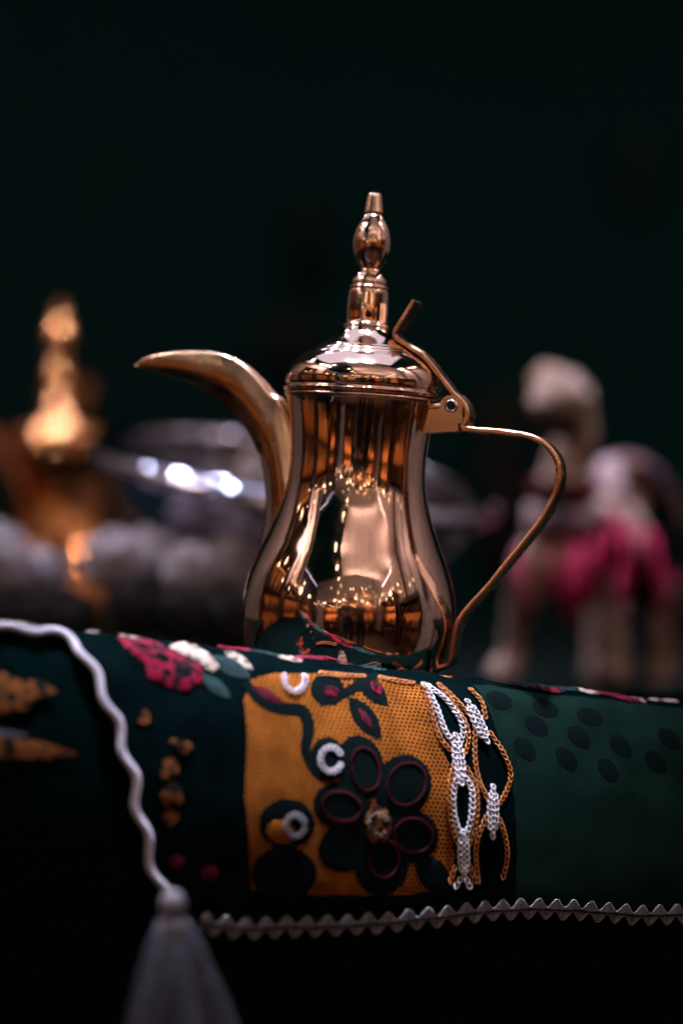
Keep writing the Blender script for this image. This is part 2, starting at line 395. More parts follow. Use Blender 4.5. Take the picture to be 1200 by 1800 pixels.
# --- the cloth
def cloth_mesh():
    V, F, UV = [], [], []
    ss = np.linspace(-.50, .46, 250); back = list(np.linspace(-.16, -.004, 26)); nf = 54
    for s in ss:
        th = t_hem(s)
        for t in back + list(np.linspace(0, th, nf)):
            V.append(S(s, t)); UV.append((s, t))
    m = len(back)+nf
    for i in range(len(ss)-1):
        for j in range(m-1): F.append((i*m+j, (i+1)*m+j, (i+1)*m+j+1, i*m+j+1))
    return V, F, UV
def set_uv(me, UV):
    l = me.uv_layers.new(name='UVMap')
    for lp in me.loops: l.data[lp.index].uv = UV[lp.vertex_index]
V_, F_, UV_ = cloth_mesh()
cloth = smooth(obj('embroidered_cloth', (V_, F_), M['cloth_dark'])); set_uv(cloth.data, UV_)
tag(cloth, 'dark embroidered cloth with orange panel and chain stitching draped under the copper pot', 'cloth')

def inside(p, poly):
    x, y = p; c = False; j = len(poly)-1
    for i in range(len(poly)):
        xi, yi = poly[i]; xj, yj = poly[j]
        if (yi > y) != (yj > y) and x < (xj-xi)*(y-yi)/(yj-yi)+xi: c = not c
        j = i
    return c
def patch_st(name, poly, material, step=.004, h0=.0004, h1=.0010, parent=None, soft=.0016):
    """a piece of stitching: outline in cloth coordinates, raised towards its middle"""
    poly = [np.array(p, float) for p in poly]
    ring = []
    for i in range(len(poly)):
        a, b = poly[i], poly[(i+1) % len(poly)]; n = max(1, int(np.linalg.norm(b-a)/step))
        ring += [a+(b-a)*k/n for k in range(n)]
    A = np.array(ring); lo, hi = A.min(0), A.max(0)
    pts = list(ring); ed = [(i, (i+1) % len(ring)) for i in range(len(ring))]
    for x in np.arange(lo[0]+step*.5, hi[0], step):
        for y in np.arange(lo[1]+step*.5, hi[1], step):
            if inside((x, y), ring) and np.sqrt(((A-(x, y))**2).sum(1)).min() > step*.45: pts.append(np.array((x, y)))
    vv, _, ff, *_r = delaunay_2d_cdt([Vector(p) for p in pts], ed, [list(range(len(ring)))], 1, 1e-7)
    V, UV = [], []
    for v in vv:
        dd = np.sqrt(((A-(v.x, v.y))**2).sum(1)).min(); h = h0 + (h1-h0)*min(1, dd/soft)
        V.append(S(v.x, v.y, lift=h)); UV.append((v.x, v.y))
    o = smooth(obj(name, (V, [tuple(f) for f in ff]), material, parent or cloth)); set_uv(o.data, UV)
    me = o.data
    if len(me.polygons) and sum((p.normal.dot(Vector((0, -1, .6)))) for p in me.polygons) < 0: me.flip_normals()
    return o
def patch(name, px, material, **k): return patch_st(name, [inv(*p) for p in px], material, **k)
def ell(cx, cy, rx, ry, rot=0, n=18, wob=.0):
    c, s_ = math.cos(R(rot)), math.sin(R(rot)); out = []
    for i in range(n):
        a = 2*PI*i/n; q = 1+wob*math.sin(3*a+cx)
        x, y = rx*q*math.cos(a), ry*q*math.sin(a); out.append((cx+x*c-y*s_, cy+x*s_+y*c))
    return out
def leaf(x0, y0, x1, y1, wd, n=8):
    a = np.array((x0, y0), float); b = np.array((x1, y1), float); d = b-a; nn = np.array((-d[1], d[0]))/np.linalg.norm(d)
    up = [a+d*k/n+nn*wd*math.sin(PI*k/n)**.8 for k in range(n+1)]; dn = [a+d*k/n-nn*wd*math.sin(PI*k/n)**.8 for k in range(n-1, 0, -1)]
    return [tuple(q) for q in up+dn]
def band(pts, wd):
    c = catmull(pts, 5); up, dn = [], []
    for i in range(len(c)):
        d = c[min(i+1, len(c)-1)]-c[max(i-1, 0)]; n = np.array((-d[1], d[0]))/np.linalg.norm(d)
        ww = wd*(.55+.45*math.sin(PI*(i+.6)/(len(c)+.2))); up.append(tuple(c[i]+n*ww)); dn.append(tuple(c[i]-n*ww))
    return up+dn[::-1]

for pg, mt in [([(-40, 1186), (10, 1176), (40, 1190), (78, 1190), (104, 1212), (70, 1226), (52, 1246), (10, 1252), (-40, 1262)], 'disc_thread'), ([(-40, 1300), (20, 1292), (90, 1305), (142, 1326), (80, 1334), (-40, 1332)], 'disc_thread'), ([(-40, 1284), (10, 1280), (60, 1290), (10, 1296), (-40, 1297)], 'tassel')]:
    patch('woven_patch', pg, M[mt], step=.004, h0=-.0030, h1=-.0026, parent=bench)
# orange mesh panel and green panel
patch('orange_panel', [(438, 1196), (480, 1184), (540, 1184), (600, 1187), (660, 1191), (735, 1204), (758, 1265), (773, 1308), (789, 1345), (784, 1390), (788, 1455), (799, 1500), (793, 1562), (700, 1574), (560, 1574), (440, 1562), (430, 1400), (434, 1300), (428, 1232)], M['weave'], step=.005, h0=.0003, h1=.0006)
g0 = inv(842, 1222)[0]; g1 = inv(902, 1400)[0]; g2 = inv(905, 1560)[0]
green = [(g0, .012), (g0+.05, .013), (.2, .012), (.30, .012), (.44, .012)] + [(s, t_hem(s)-.003) for s in np.linspace(.44, g2, 8)] + [(g1, .08)]
patch_st('green_panel', green, M['twill'], step=.006, h0=.0003, h1=.0006)
for x, y, a in [(941, 1277, 40), (921, 1318, 48), (1016, 1297, 42), (994, 1335, 52), (1089, 1313, 45), (1067, 1355, 55), (876, 1232, 24), (957, 1247, 22), (1150, 1340, 50), (1035, 1262, 22), (1175, 1300, 42)]:
    patch('dark_dot', ell(x, y, 25, 15, a, 16), M['navy'], step=.003, h0=.0007, h1=.0009)

# the flower panel motifs
for nm, pg, mt in [
    ('leaf', leaf(612, 1226, 668, 1300, 19), 'navy'), ('leaf', leaf(622, 1180, 681, 1243, 17), 'navy'),
    ('bud', ell(574, 1214, 31, 27, 20), 'navy'),
    ('vine', band([(432, 1200), (452, 1228), (490, 1246), (528, 1250), (541, 1280), (536, 1322), (556, 1362)], 11), 'navy'),
    ('stem', band([(560, 1238), (600, 1222), (640, 1200), (662, 1186)], 9), 'navy'),
    ('petal', ell(632, 1350, 42, 58, -12), 'navy'), ('petal', ell(706, 1382, 50, 56, 25), 'navy'), ('petal', ell(600, 1418, 52, 44, 15), 'navy'),
    ('petal', ell(608, 1488, 52, 44, -25), 'navy'), ('petal', ell(718, 1470, 52, 48, 10), 'navy'), ('petal', ell(668, 1522, 48, 52, 0), 'navy'),
    ('curl', ell(503, 1448, 50, 44, 0), 'navy'), ('curl', ell(498, 1535, 58, 48, 0), 'navy'), ('curl', ell(574, 1336, 32, 40, 0), 'navy'),
    ('leaf', leaf(730, 1500, 790, 1575, 26), 'navy')]:
    patch(nm, pg, M[mt], step=.004, h0=.0008, h1=.0010)
patch('curl_gap', ell(492, 1462, 26, 20, 20), M['weave'], step=.004, h0=.0012, h1=.0016)
patch('flower_center', ell(662, 1450, 24, 34, 0), M['disc_thread'], step=.004, h0=.0012, h1=.0022)
patch('bud_center', ell(580, 1216, 14, 9, 15), M['red'], step=.003, h0=.0014, h1=.0020)
patch('leaf_center', leaf(650, 1198, 668, 1222, 7), M['red'], step=.003, h0=.0014, h1=.0020)
patch('leaf_center', leaf(628, 1246, 652, 1280, 6), M['maroon'], step=.003, h0=.0014, h1=.0020)
# left flowers
patch('red_flower', [(206, 1122), (256, 1127), (304, 1147), (352, 1168), (357, 1196), (332, 1215), (288, 1208), (258, 1190), (254, 1165), (224, 1149)], M['red'], step=.004, h0=.0008, h1=.0022)
for x, y, a, b in [(282, 1160, 14, 7), (320, 1185, 16, 8), (290, 1186, 9, 6), (250, 1142, 14, 4)]:
    patch('dark_heart', ell(x, y, a, b, 20, 12), M['navy'], step=.003, h0=.0024, h1=.0028)
for pg, mt in [([(262, 1118), (320, 1130), (360, 1146), (388, 1172), (372, 1183), (340, 1161), (296, 1140)], 'cream'), (leaf(392, 1146, 444, 1178, 10), 'cream'), (leaf(372, 1156, 440, 1192, 15), 'teal'), (leaf(352, 1186, 404, 1228, 12), 'teal'),
               (ell(252, 1262, 11, 12, 15, 18, .13), 'disc_thread'), (ell(318, 1312, 20, 12, 20, 18, .15), 'disc_thread'), (ell(296, 1352, 17, 20, 15, 18, .13), 'disc_thread'), (ell(302, 1398, 20, 22, 15, 18, .13), 'disc_thread'), (ell(298, 1437, 14, 14, 15, 18, .13), 'disc_thread'),
               (ell(310, 1515, 14, 12), 'maroon'), (ell(368, 1535, 16, 12), 'maroon'), (leaf(438, 1205, 500, 1240, 9), 'maroon')]:
    patch('stitched_motif', pg, M[mt], step=.004, h0=.0008, h1=.0018)
# motifs that ride over the crest: given in cloth coordinates
def crest_s(px):
    return float(np.interp(px, [proj(S(s, 0))[0] for s in np.linspace(-.3, .4, 120)], np.linspace(-.3, .4, 120)))
for px, t, a, b, mt in [(45, -.001, .008, .002, 'cream'), (97, -.001, .008, .002, 'cream'), (172, -.001, .009, .002, 'cream'), (232, .000, .011, .0025, 'cream'), (930, .002, .016, .005, 'teal'), (905, .005, .006, .003, 'teal'), (950, .007, .012, .003, 'red'), (1021, .005, .010, .003, 'cream'), (1060, .003, .014, .005, 'maroon'), (1109, .006, .005, .004, 'cream'), (1160, .002, .012, .003, 'cream'), (985, .003, .012, .004, 'teal'), (1085, .007, .012, .004, 'red'),
                       (470, .001, .018, .004, 'teal'), (410, .000, .014, .003, 'red'), (540, .003, .012, .004, 'red'), (590, .001, .012, .003, 'red'), (650, .003, .010, .003, 'teal'), (500, .006, .008, .004, 'cream')]:
    s0 = crest_s(px); patch_st('crest_motif', [(s0+a*math.cos(q), t+b*math.sin(q)*(1+.3*math.sin(2*q))) for q in np.linspace(0, 2*PI, 14)[:-1]], M[mt], step=.003, h0=.0007, h1=.0016)

for k in range(26):
    s0 = random.uniform(-.09, .12); t0 = random.uniform(-.034, -.006); a, b = random.uniform(.004, .011), random.uniform(.002, .005); rt = random.uniform(0, PI)
    patch_st('crest_motif', [(s0+a*math.cos(q)*math.cos(rt)-b*math.sin(q)*math.sin(rt), t0+a*math.cos(q)*math.sin(rt)*.6+b*math.sin(q)*math.cos(rt)) for q in np.linspace(0, 2*PI, 12)[:-1]], M[('red', 'teal', 'maroon', 'cream', 'disc_thread')[k % 5]], step=.003, h0=.0007, h1=.0014)
# ---- chain stitch: a row of little loops
def chain_mesh(path, ln, wd, th, h=.0014):
    pts = [np.array(p) for p in path]; V, F = [], []
    # resample on true length
    W = [S(*p) for p in pts]; acc = [0]
    for i in range(1, len(W)): acc.append(acc[-1]+(W[i]-W[i-1]).length)
    n = max(2, int(acc[-1]/(ln*.86)))
    ps = [np.array((np.interp(acc[-1]*k/n, acc, [p[0] for p in pts]), np.interp(acc[-1]*k/n, acc, [p[1] for p in pts]))) for k in range(n+1)]
    for k in range(n):
        a, b = S(*ps[k]), S(*ps[k+1]); nn = N(*ps[k]); d = (b-a).normalized(); side = nn.cross(d).normalized(); c = (a+b)/2 + nn*h
        lp = []
        jit = random.uniform(.88, 1.12)
        for q in range(9):
            an = 2*PI*q/9; x = math.cos(an)*ln*.5; y = math.sin(an)*wd*.5*jit*(1-.35*math.cos(an))
            lp.append(c + d*x + side*y + nn*(.0005*math.cos(an)))
        m0 = len(V)
        for q in range(9):
            tt = (lp[(q+1) % 9]-lp[q-1]).normalized(); sd = tt.cross(nn).normalized()
            for j in range(4):
                aa = 2*PI*j/4+PI/4; V.append(lp[q] + sd*(th*math.cos(aa)) + nn*(th*math.sin(aa)))
        for q in range(9):
            for j in range(4):
                F.append((m0+q*4+j, m0+((q+1) % 9)*4+j, m0+((q+1) % 9)*4+(j+1) % 4, m0+q*4+(j+1) % 4))
    return V, F
def chain(px, material, ln=.0036, wd=.0026, th=.00046, name='chain_stitch', h=.0014):
    path = [inv(*p) for p in catmull(px, 5)]
    return smooth(obj(name, chain_mesh(path, ln, wd, th, h), material, cloth))
WT, OT = M['white_thread'], M['orange_thread']
for pts in [[(741, 1202), (753, 1220), (767, 1251), (782, 1291), (797, 1304)], [(747, 1206), (778, 1228), (800, 1255), (812, 1282), (806, 1306)],
            [(803, 1362), (794, 1390), (796, 1435), (808, 1472)], [(814, 1366), (827, 1390), (825, 1440), (815, 1472)],
            [(808, 1543), (800, 1553), (797, 1562)], [(815, 1543), (821, 1553), (824, 1562)]]:
    chain(pts, WT, .0034, .0030, .00058)
def spindle(x0, y0, x1, y1, wd):
    d = np.array((x1-x0, y1-y0), float); n = np.array((-d[1], d[0]))/np.linalg.norm(d)
    for k in (-1, 0, 1):
        a = (.16 if k else 0)
        q = [np.array((x0, y0))+d*f+n*k*wd*math.sin(PI*min(1, max(0, f)))**.6 for f in np.linspace(a, 1-a, 6)]
        chain([tuple(p) for p in q], WT, .0034, .0027, .00062, 'spindle_stitch', .0018)
spindle(797, 1290, 808, 1382, 6); spindle(811, 1458, 812, 1546, 6); spindle(817, 1232, 855, 1309, 6); spindle(863, 1380, 862, 1474, 6)
for pts in [[(741, 1206), (758, 1260), (772, 1300), (792, 1322)], [(771, 1208), (796, 1242), (818, 1278), (820, 1305), (814, 1326)], [(767, 1203), (791, 1224), (824, 1259)],
            [(823, 1212), (845, 1237), (850, 1266)], [(832, 1276), (832, 1332), (839, 1372), (855, 1406)], [(857, 1287), (881, 1323), (895, 1359), (888, 1390), (873, 1415)],
            [(795, 1343), (787, 1390), (791, 1453), (806, 1489)], [(816, 1348), (835, 1390), (833, 1453), (820, 1487)], [(853, 1434), (836, 1476), (834, 1515), (838, 1552)],
            [(874, 1438), (886, 1476), (888, 1512), (880, 1545)], [(797, 1521), (788, 1553)], [(821, 1519), (833, 1553)], [(664, 1192), (688, 1198), (726, 1203)], [(560, 1186), (600, 1189), (640, 1192)]]:
    chain(pts, OT, .0036, .0025, .00050)
for cx, cy, r, a0, a1 in [(579, 1336, 19, 15, 340), (516, 1451, 17, 5, 350), (515, 1196, 19, -20, 200), (662, 1450, 16, 20, 330)]:  # lower-left white curl coloured grey for the shade it sits in
    chain([(cx+r*math.cos(R(a)), cy+r*1.15*math.sin(R(a))) for a in np.linspace(a0, a1, 9)], M['cream'] if cx == 662 else (M['trim'] if cx == 516 else WT), .0034, .0028, .0005, 'white_curl', .0019)
for cx, cy, rx, ry, rot in [(640, 1352, 25, 38, -12), (712, 1378, 33, 38, 25), (598, 1417, 34, 26, 15), (724, 1468, 34, 30, 10), (672, 1508, 26, 34, 0)]:
    chain(ell(cx, cy, rx, ry, rot, 14)+[ell(cx, cy, rx, ry, rot, 14)[0]], M['maroon'], .0024, .0010, .00030, 'petal_outline', .0014)

for c_ in ([(-.05, -.03), (-.03, -.012), (-.005, -.004)], [(-.02, -.034), (.0, -.016), (.02, -.03)], [(.03, -.034), (.05, -.012), (.075, -.004)], [(.04, -.004), (.065, -.016), (.09, -.034)], [(-.09, -.01), (-.07, -.026), (-.05, -.008)]):
    smooth(obj('chain_stitch', chain_mesh(catmull(c_, 6), .0036, .0025, .0005), OT, cloth))
# ---- cord along the falling edge, braid along the hem, tassel on the corner
def ribbon(path, amp, wav, offs, rad, h, fade=None):
    """tubes side by side that follow a path on the cloth with a wave across it"""
    pts = [np.array(p) for p in path]; W = [S(*p) for p in pts]; acc = [0]
    for i in range(1, len(W)): acc.append(acc[-1]+(W[i]-W[i-1]).length)
    n = int(acc[-1]/min(wav/14, .0012)); ms = []
    for o_ in offs:
        tb_ = []
        for k in range(n+1):
            L_ = acc[-1]*k/n
            q = np.array((np.interp(L_, acc, [p[0] for p in pts]), np.interp(L_, acc, [p[1] for p in pts])))
            q2 = np.array((np.interp(min(L_+.002, acc[-1]), acc, [p[0] for p in pts]), np.interp(min(L_+.002, acc[-1]), acc, [p[1] for p in pts])))
            q1 = np.array((np.interp(max(L_-.002, 0), acc, [p[0] for p in pts]), np.interp(max(L_-.002, 0), acc, [p[1] for p in pts])))
            nn = N(*q); d = (S(*q2)-S(*q1)).normalized(); side = nn.cross(d).normalized()
            if fade:
                o_ = fade[0]*math.cos(2*PI*L_/fade[1]+fade[2]); hz = fade[0]*math.sin(2*PI*L_/fade[1]+fade[2])
            else: hz = 0
            tb_.append(S(*q) + nn*hz + side*(amp*math.sin(2*PI*L_/wav + .5*math.sin(L_*31)) + o_) + nn*(h + rad*.3*math.cos(2*PI*L_/wav)))
        ms.append(tube(tb_, rad, 6))
    return join(*ms)
ep = [np.array(p) for p in catmull([tuple(q) for q in [edge[0]+np.array((-.1, 0))]+edge], 5)]
for ph_ in (0, 2*PI/3, 4*PI/3):
    smooth(obj('cord_strand', ribbon(ep, .0021, .030, [0], .00120, .0018, fade=(.0012, .0075, ph_)), M['cord'], cloth))
hp = [np.array(p) for p in catmull([tuple(q) for q in hem[1:]], 5)]
smooth(obj('hem_braid', ribbon(hp, .0024, .0122, [-.0033, -.0020, -.00067, .00067, .0020, .0033], .00052, .0012), M['trim'], cloth))
obj('hem_stitch', ribbon(hp, 0, .02, [0], .0005, .0022), M['navy'], cloth)
# tassel
tp = P(304, 1590, 1.13)
tas = smooth(fixn(obj('tassel_knot', ellipsoid(tp, (.0060, .0060, .0070)), M['trim'], cloth)))
vv, ff = [], []
ms = [tube([S(*edge[-1]), (S(*edge[-1])+tp)/2+Vector((0, 0, -.002)), tp], .0022, 6)]
hd = smooth(obj('tassel_loop', ms[0], M['cord'], cloth))
ms = []
for k in range(300):
    a = random.uniform(0, 2*PI); q = math.sqrt(random.uniform(.15, 1)); L_ = random.uniform(.070, .092)
    dx, dy = math.cos(a)*q, math.sin(a)*q; wx, wy = random.uniform(-1, 1), random.uniform(-1, 1)
    pts = []
    for f in (0, .1, .2, .35, .55, .8, 1):
        ww = .0055 + .021*min(1, (f*1.2))**.7 + .004*f
        pts.append(tp + Vector((.006*f + dx*ww + wx*.004*f*f + .0007*math.sin(k*1.7+f*9), dy*ww*.8 + wy*.003*f, -.006 - L_*f)))
    ms.append(tube(pts, .00062, 4))
for k in range(4):
    obj('tassel_binding', tube([tp + Vector((.0072*math.cos(a), .0072*math.sin(a), -.0085-.0015*k)) for a in np.linspace(0, 2*PI, 20)], .0009, 5, False), M['trim'], cloth)
st = smooth(obj('tassel_strands', join(*ms), M['tassel'], cloth)); st['kind'] = 'stuff'

# ------------------------------------------------------------------ the copper coffee pot
YAW = R(-15)
PB = Vector((.001, 0, -.0083))
def loc2(px, py):                       # photo pixel -> pot's own upright plane (metres)
    dx, dz = (px-603)/3000, (1225-py)/3000
    return dx*math.cos(TILT)-dz*math.sin(TILT), dx*math.sin(TILT)+dz*math.cos(TILT)
def prof(pairs, n=5):
    return [(max(q[0], 0)/3000, (1225-q[1])/3000) for q in catmull(pairs, n)]
def make_pot(m1, m2, m3):
    root = empty('coffee_pot', PB)
    outer = prof([(0.2, 1224), (60, 1224), (118, 1224.5), (122, 1220), (124, 1212), (138, 1202), (158, 1184), (172, 1160), (182, 1128), (187.5, 1096), (188, 1064), (184, 1038), (176, 1008), (165, 978), (152, 948), (140, 918), (130, 888), (122.5, 856), (119.5, 822), (120, 788), (123.5, 752), (129, 718), (133, 702)], 6)
    rim = prof([(133, 702), (136, 700), (136.5, 697), (134, 695), (128, 695), (122, 700)], 3)
    inner = prof([(122, 700), (118, 730), (110, 822), (120, 900), (150, 1000), (160, 1060)], 3)
    body = smooth(obj('body', lathe(outer+rim[1:]+inner[1:], 128), m1, root))
    lid_p = prof([(126, 694), (136.5, 693), (138.5, 690), (139, 686.5), (136, 684.5), (134.8, 682), (137, 676), (136.5, 664), (131, 650), (121, 638), (110, 628.5), (103, 624)], 5) \
        + prof([(102, 623.6), (100, 621), (98, 621.6)], 2) + prof([(97, 620), (92, 616), (90, 616.6)], 2) + prof([(89, 615), (84, 611), (82, 611.4)], 2) \
        + prof([(80, 609), (66, 600.5), (53, 591), (44, 581), (41, 576)], 5)
    lid = smooth(obj('lid', lathe(lid_p, 128), m1, root))
    fin = prof([(40, 577), (42, 573), (40, 568.5), (37.8, 564), (38, 545), (37, 525), (36, 512), (34.5, 509)], 5) + prof([(33, 508), (35.5, 505), (34, 501.5), (30, 500.5)], 3) \
        + prof([(29.5, 500), (31.5, 496), (29.5, 489), (24, 481), (18.5, 475.5), (17, 471.5), (20, 466.5), (26, 457), (32, 443), (34.5, 429), (33.5, 415), (29.5, 400), (23, 387), (17.5, 378.5), (15, 375.5), (16.5, 373)], 5) \
        + prof([(17, 372), (16.5, 368), (14.5, 353), (13, 343), (11, 339), (6, 337), (.3, 336.5)], 4)
    smooth(obj('finial', lathe(fin, 64), m1, lid))
    cw = math.cos(YAW)
    yawM = Matrix.Rotation(YAW, 3, 'Z')
    def L3(px, py, yo=0.0):
        x, z = loc2(px, py); return yawM @ Vector((x/cw, yo, z))
    # spout: U-shaped open beak swept along top-edge / keel pairs
    stn = [((227, 635), (226, 638), .5), ((240, 626), (248, 645), 3), ((262, 618), (284, 657), 6), ((300, 612.5), (328, 671), 9.5), ((345, 612), (366, 693), 13), ((390, 618), (400, 719), 16.5), ((425, 634), (428, 750), 19.5),
           ((455, 660), (446, 784), 22), ((480, 689), (458, 814), 24.5), ((500, 706), (464, 852), 27), ((522, 770), (465, 890), 31), ((540, 850), (462, 922), 35), ((545, 905), (455, 952), 38), ((550, 950), (450, 985), 36)]
    T = catmull([a for a, b, c in stn], 4); B = catmull([b for a, b, c in stn], 4); Wd = catmull([(c,) for a, b, c in stn], 4)
    V, F = [], []; ns = 24
    for a, b, c in zip(T, B, Wd):
        for k in range(ns+1):
            th = PI*k/ns                     # 0 near rim .. pi far rim, keel at pi/2
            f_ = 1-abs(1-2*k/ns); q = a*(1-f_)+b*f_
            yw = .78+.22*math.sin(PI/2*min(f_/.42, 1)) if f_ < .42 else max(0, 1-((f_-.42)/.58)**1.7)**.9
            yo = (-1 if k < ns/2 else 1)*yw*c[0]/3000
            V.append(L3(q[0], q[1], yo))
    for i in range(len(T)-1):
        for k in range(ns): F.append((i*(ns+1)+k, (i+1)*(ns+1)+k, (i+1)*(ns+1)+k+1, i*(ns+1)+k+1))
    sp = smooth(fixn(obj('spout', (V, F), m3, root)))
    md = sp.modifiers.new('thick', 'SOLIDIFY'); md.thickness = .0011; md.offset = -1
    # strip swept in the pot plane
    def strip(pts, width, thick, n=5, y0=0.0):
        c = catmull(pts, n); ww = width if callable(width) else (lambda f: width)
        V, F = [], []
        for i in range(len(c)):
            d = c[min(i+1, len(c)-1)]-c[max(i-1, 0)]; nrm = np.array((-d[1], d[0]))/max(np.linalg.norm(d), 1e-6)
            f = i/(len(c)-1); h = ww(f)/2; a = c[i]+nrm*thick*1500; b = c[i]-nrm*thick*1500
            r_ = .25
            for q, yy in ((a, -h*.93), (a*.75+b*.25, -h), (a*.25+b*.75, -h), (b, -h*.93), (b, h*.93), (a*.25+b*.75, h), (a*.75+b*.25, h), (a, h*.93)):
                V.append(L3(q[0], q[1], yy+y0))
        m = 8
        for i in range(len(c)-1):
            for k in range(m): F.append((i*m+k, i*m+(k+1) % m, (i+1)*m+(k+1) % m, (i+1)*m+k))
        F.append(tuple(range(m))); F.append(tuple(range((len(c)-1)*m, len(c)*m))[::-1])
        return V, F
    def shade(o):
        fixn(o); smooth(o)
        e = o.modifiers.new('edges', 'EDGE_SPLIT'); e.split_angle = R(38); return o
    hpts = [(800, 697), (812, 707), (821, 722), (822, 740), (815, 754), (830, 758), (862, 760.5), (900, 765), (932, 772), (957, 787), (973, 811), (977, 838), (971, 868), (953, 905), (925, 944), (892, 985), (858, 1028), (826, 1064), (810, 1086), (802, 1108), (797, 1132), (791, 1162), (770, 1172)]
    shade(obj('handle', strip(hpts, lambda f: .0195-.004*f, .0032), m2, root))
    lev = shade(obj('lid_lever', strip([(733, 532), (722, 550), (707, 574), (699, 588), (703, 598), (722, 611), (742, 624), (760, 643), (780, 670), (797, 693), (803, 703)], lambda f: .0190-.004*f, .0026), m2, lid))
    # hinge: bracket on the body, knuckle with a hollow pin
    shade(obj('hinge_bracket', strip([(700, 746), (706, 728), (720, 720), (745, 718.5), (778, 717)], .020, .0028), m2, root))
    bx_ = [L3(x, y, yy) for yy in (-.0082, .0082) for x, y in ((712, 722), (776, 720), (782, 744), (808, 746), (808, 760), (728, 764))]
    shade(obj('hinge_block', (bx_, [(5, 4, 3, 2, 1, 0), (6, 7, 8, 9, 10, 11)] + [(i, (i+1) % 6, (i+1) % 6+6, i+6) for i in range(6)]), m2, root))
    V, F = [], []; n = 28                   # knuckle plate: round top, square foot, round hole
    for yy in (-.0098, .0098):
        for k in range(n):
            a = 2*PI*k/n; cx, sz = math.cos(a), math.sin(a)
            ox_, oy_ = 797+20*cx, 718-20*sz
            if sz < -.2: q = min(1, (-sz-.2)/.5); oy_ = 718+30*q+4*(1-q); ox_ = 797 + (19 if cx > 0 else -19)*min(1, abs(cx)/max(.5, .01))
            V.append(L3(ox_, oy_, yy)); V.append(L3(797+10*cx, 717-10*sz, yy))
    for k in range(n):
        l = (k+1) % n
        F += [(2*k, 2*l, 2*l+1, 2*k+1), (2*n+2*k, 2*n+2*k+1, 2*n+2*l+1, 2*n+2*l), (2*k, 2*n+2*k, 2*n+2*l, 2*l), (2*k+1, 2*l+1, 2*n+2*l+1, 2*n+2*k+1)]
    shade(obj('hinge_knuckle', (V, F), m2, root))
    ring_ = [L3(797+9*math.cos(2*PI*k/24), 717-9*math.sin(2*PI*k/24), -.0102) for k in range(25)]
    smooth(obj('hinge_pin', tube(ring_, .0009, 6, False), M['silver'] , root))
    return root
pot = make_pot(M['copper'], M['copper_dull'], M['copper_spout'])
pot.rotation_euler = (0, TILT, 0)
tag(pot, 'polished copper coffee pot with curved beak spout standing on the embroidered cloth', 'coffee pot')
def copy_tree(o, parent=None, swap=None):
    c = o.copy(); COL.objects.link(c); c.parent = parent
    if swap and o.data:
        c.data = o.data.copy(); c.data.materials.clear(); c.data.materials.append(swap)
    for ch in list(o.children): copy_tree(ch, c, swap)
    return c
pot2 = copy_tree(pot, None, M['brass'])
p2 = P(106, 900, 2.5); pot2.location = (p2.x, p2.y, TZ); pot2.rotation_euler = (0, 0, R(62)); pot2.scale = (1.27,)*3
tag(pot2, 'blurred brass coffee pot in the shadows beside the silver bowl', 'coffee pot')

# ------------------------------------------------------------------ silver bowl, fleece, behind the pot
bc = P(518, 838, 2.02)
bowl = empty('silver_bowl', bc, (R(9), R(9), 0)); bowl.scale = (1.05, 1.05, 1.0); tag(bowl, 'wide tilted silver bowl gleaming behind the copper pot', 'bowl')
RB = .150
ip = [(.002, -.075), (.05, -.074), (.095, -.064), (.125, -.040), (.140, -.012), (.1445, .004)]
op = [(.1445, .0045), (.148, .010), (.156, .012), (.164, .007), (.166, -.002), (.160, -.010), (.150, -.016), (.132, -.045), (.10, -.070), (.05, -.081), (.002, -.082)]
smooth(obj('basin', lathe([(r, z) for r, z in catmull(ip, 5)], 96), M['silver_dark'], bowl))
smooth(obj('rim', lathe([(r, z) for r, z in catmull(op, 5)], 96), M['silver'], bowl))
stv, stf = lathe([(.002, TZ+.001), (.075, TZ+.001), (.078, TZ+.008), (.050, TZ+.022), (.034, TZ+.045), (.040, bc.z-.075), (.002, bc.z-.075)], 40)
ft = smooth(obj('foot', ([(x+bc.x+.008, y+bc.y, z) for x, y, z in stv], stf), M['silver_dark'], bowl))
bpy.context.view_layer.update(); ft.matrix_parent_inverse = bowl.matrix_world.inverted()
# low crate that holds the pompoms
cr = tag(empty('crate', (-.155, .445, TZ)), 'low dark wooden crate holding the woolly pompoms', 'crate')
obj('crate_floor', box(-.20, .15, -.075, .075, .001, .012), M['wood'], cr)
for y0 in (-.085, .0755): obj('slat', box(-.21, .16, y0, y0+.0095, .001, .05), M['wood'], cr)
for x0 in (-.21, .1505): obj('slat', box(x0, x0+.0095, -.075, .075, .001, .05), M['wood'], cr)
def pompom(px, py, d, rad, label):
    wm = M['dark_fleece' if 'charcoal' in label else 'fleece']  # lower row gets near-black wool, standing in for shade on white pompoms
    c = P(px, py, d); r_ = tag(empty('pompom', c), label, 'pompom', 'woolly pompoms behind the cord')
    V, F = ellipsoid((0, 0, 0), (rad*.86,)*3, 26, 18)
    smooth(fixn(obj('core', ([Vector(v)*(1+.22*noise.fractal(Vector(v)*55+c*9, 1, 2, 3)) for v in V], F), wm, r_)))
    ms = []
    for k in range(330):
        v = Vector((random.gauss(0, 1), random.gauss(0, 1), random.gauss(0, 1))).normalized(); u = v.orthogonal().normalized()*random.uniform(-.2, .2)*rad
        ms.append(tube([v*rad*.7, v*rad*.92+u*.3, v*rad*random.uniform(.98, 1.14)+u], [.0014, .0012, .0005], 4))
    o = smooth(obj('wool', join(*ms), wm, r_)); o['kind'] = 'stuff'
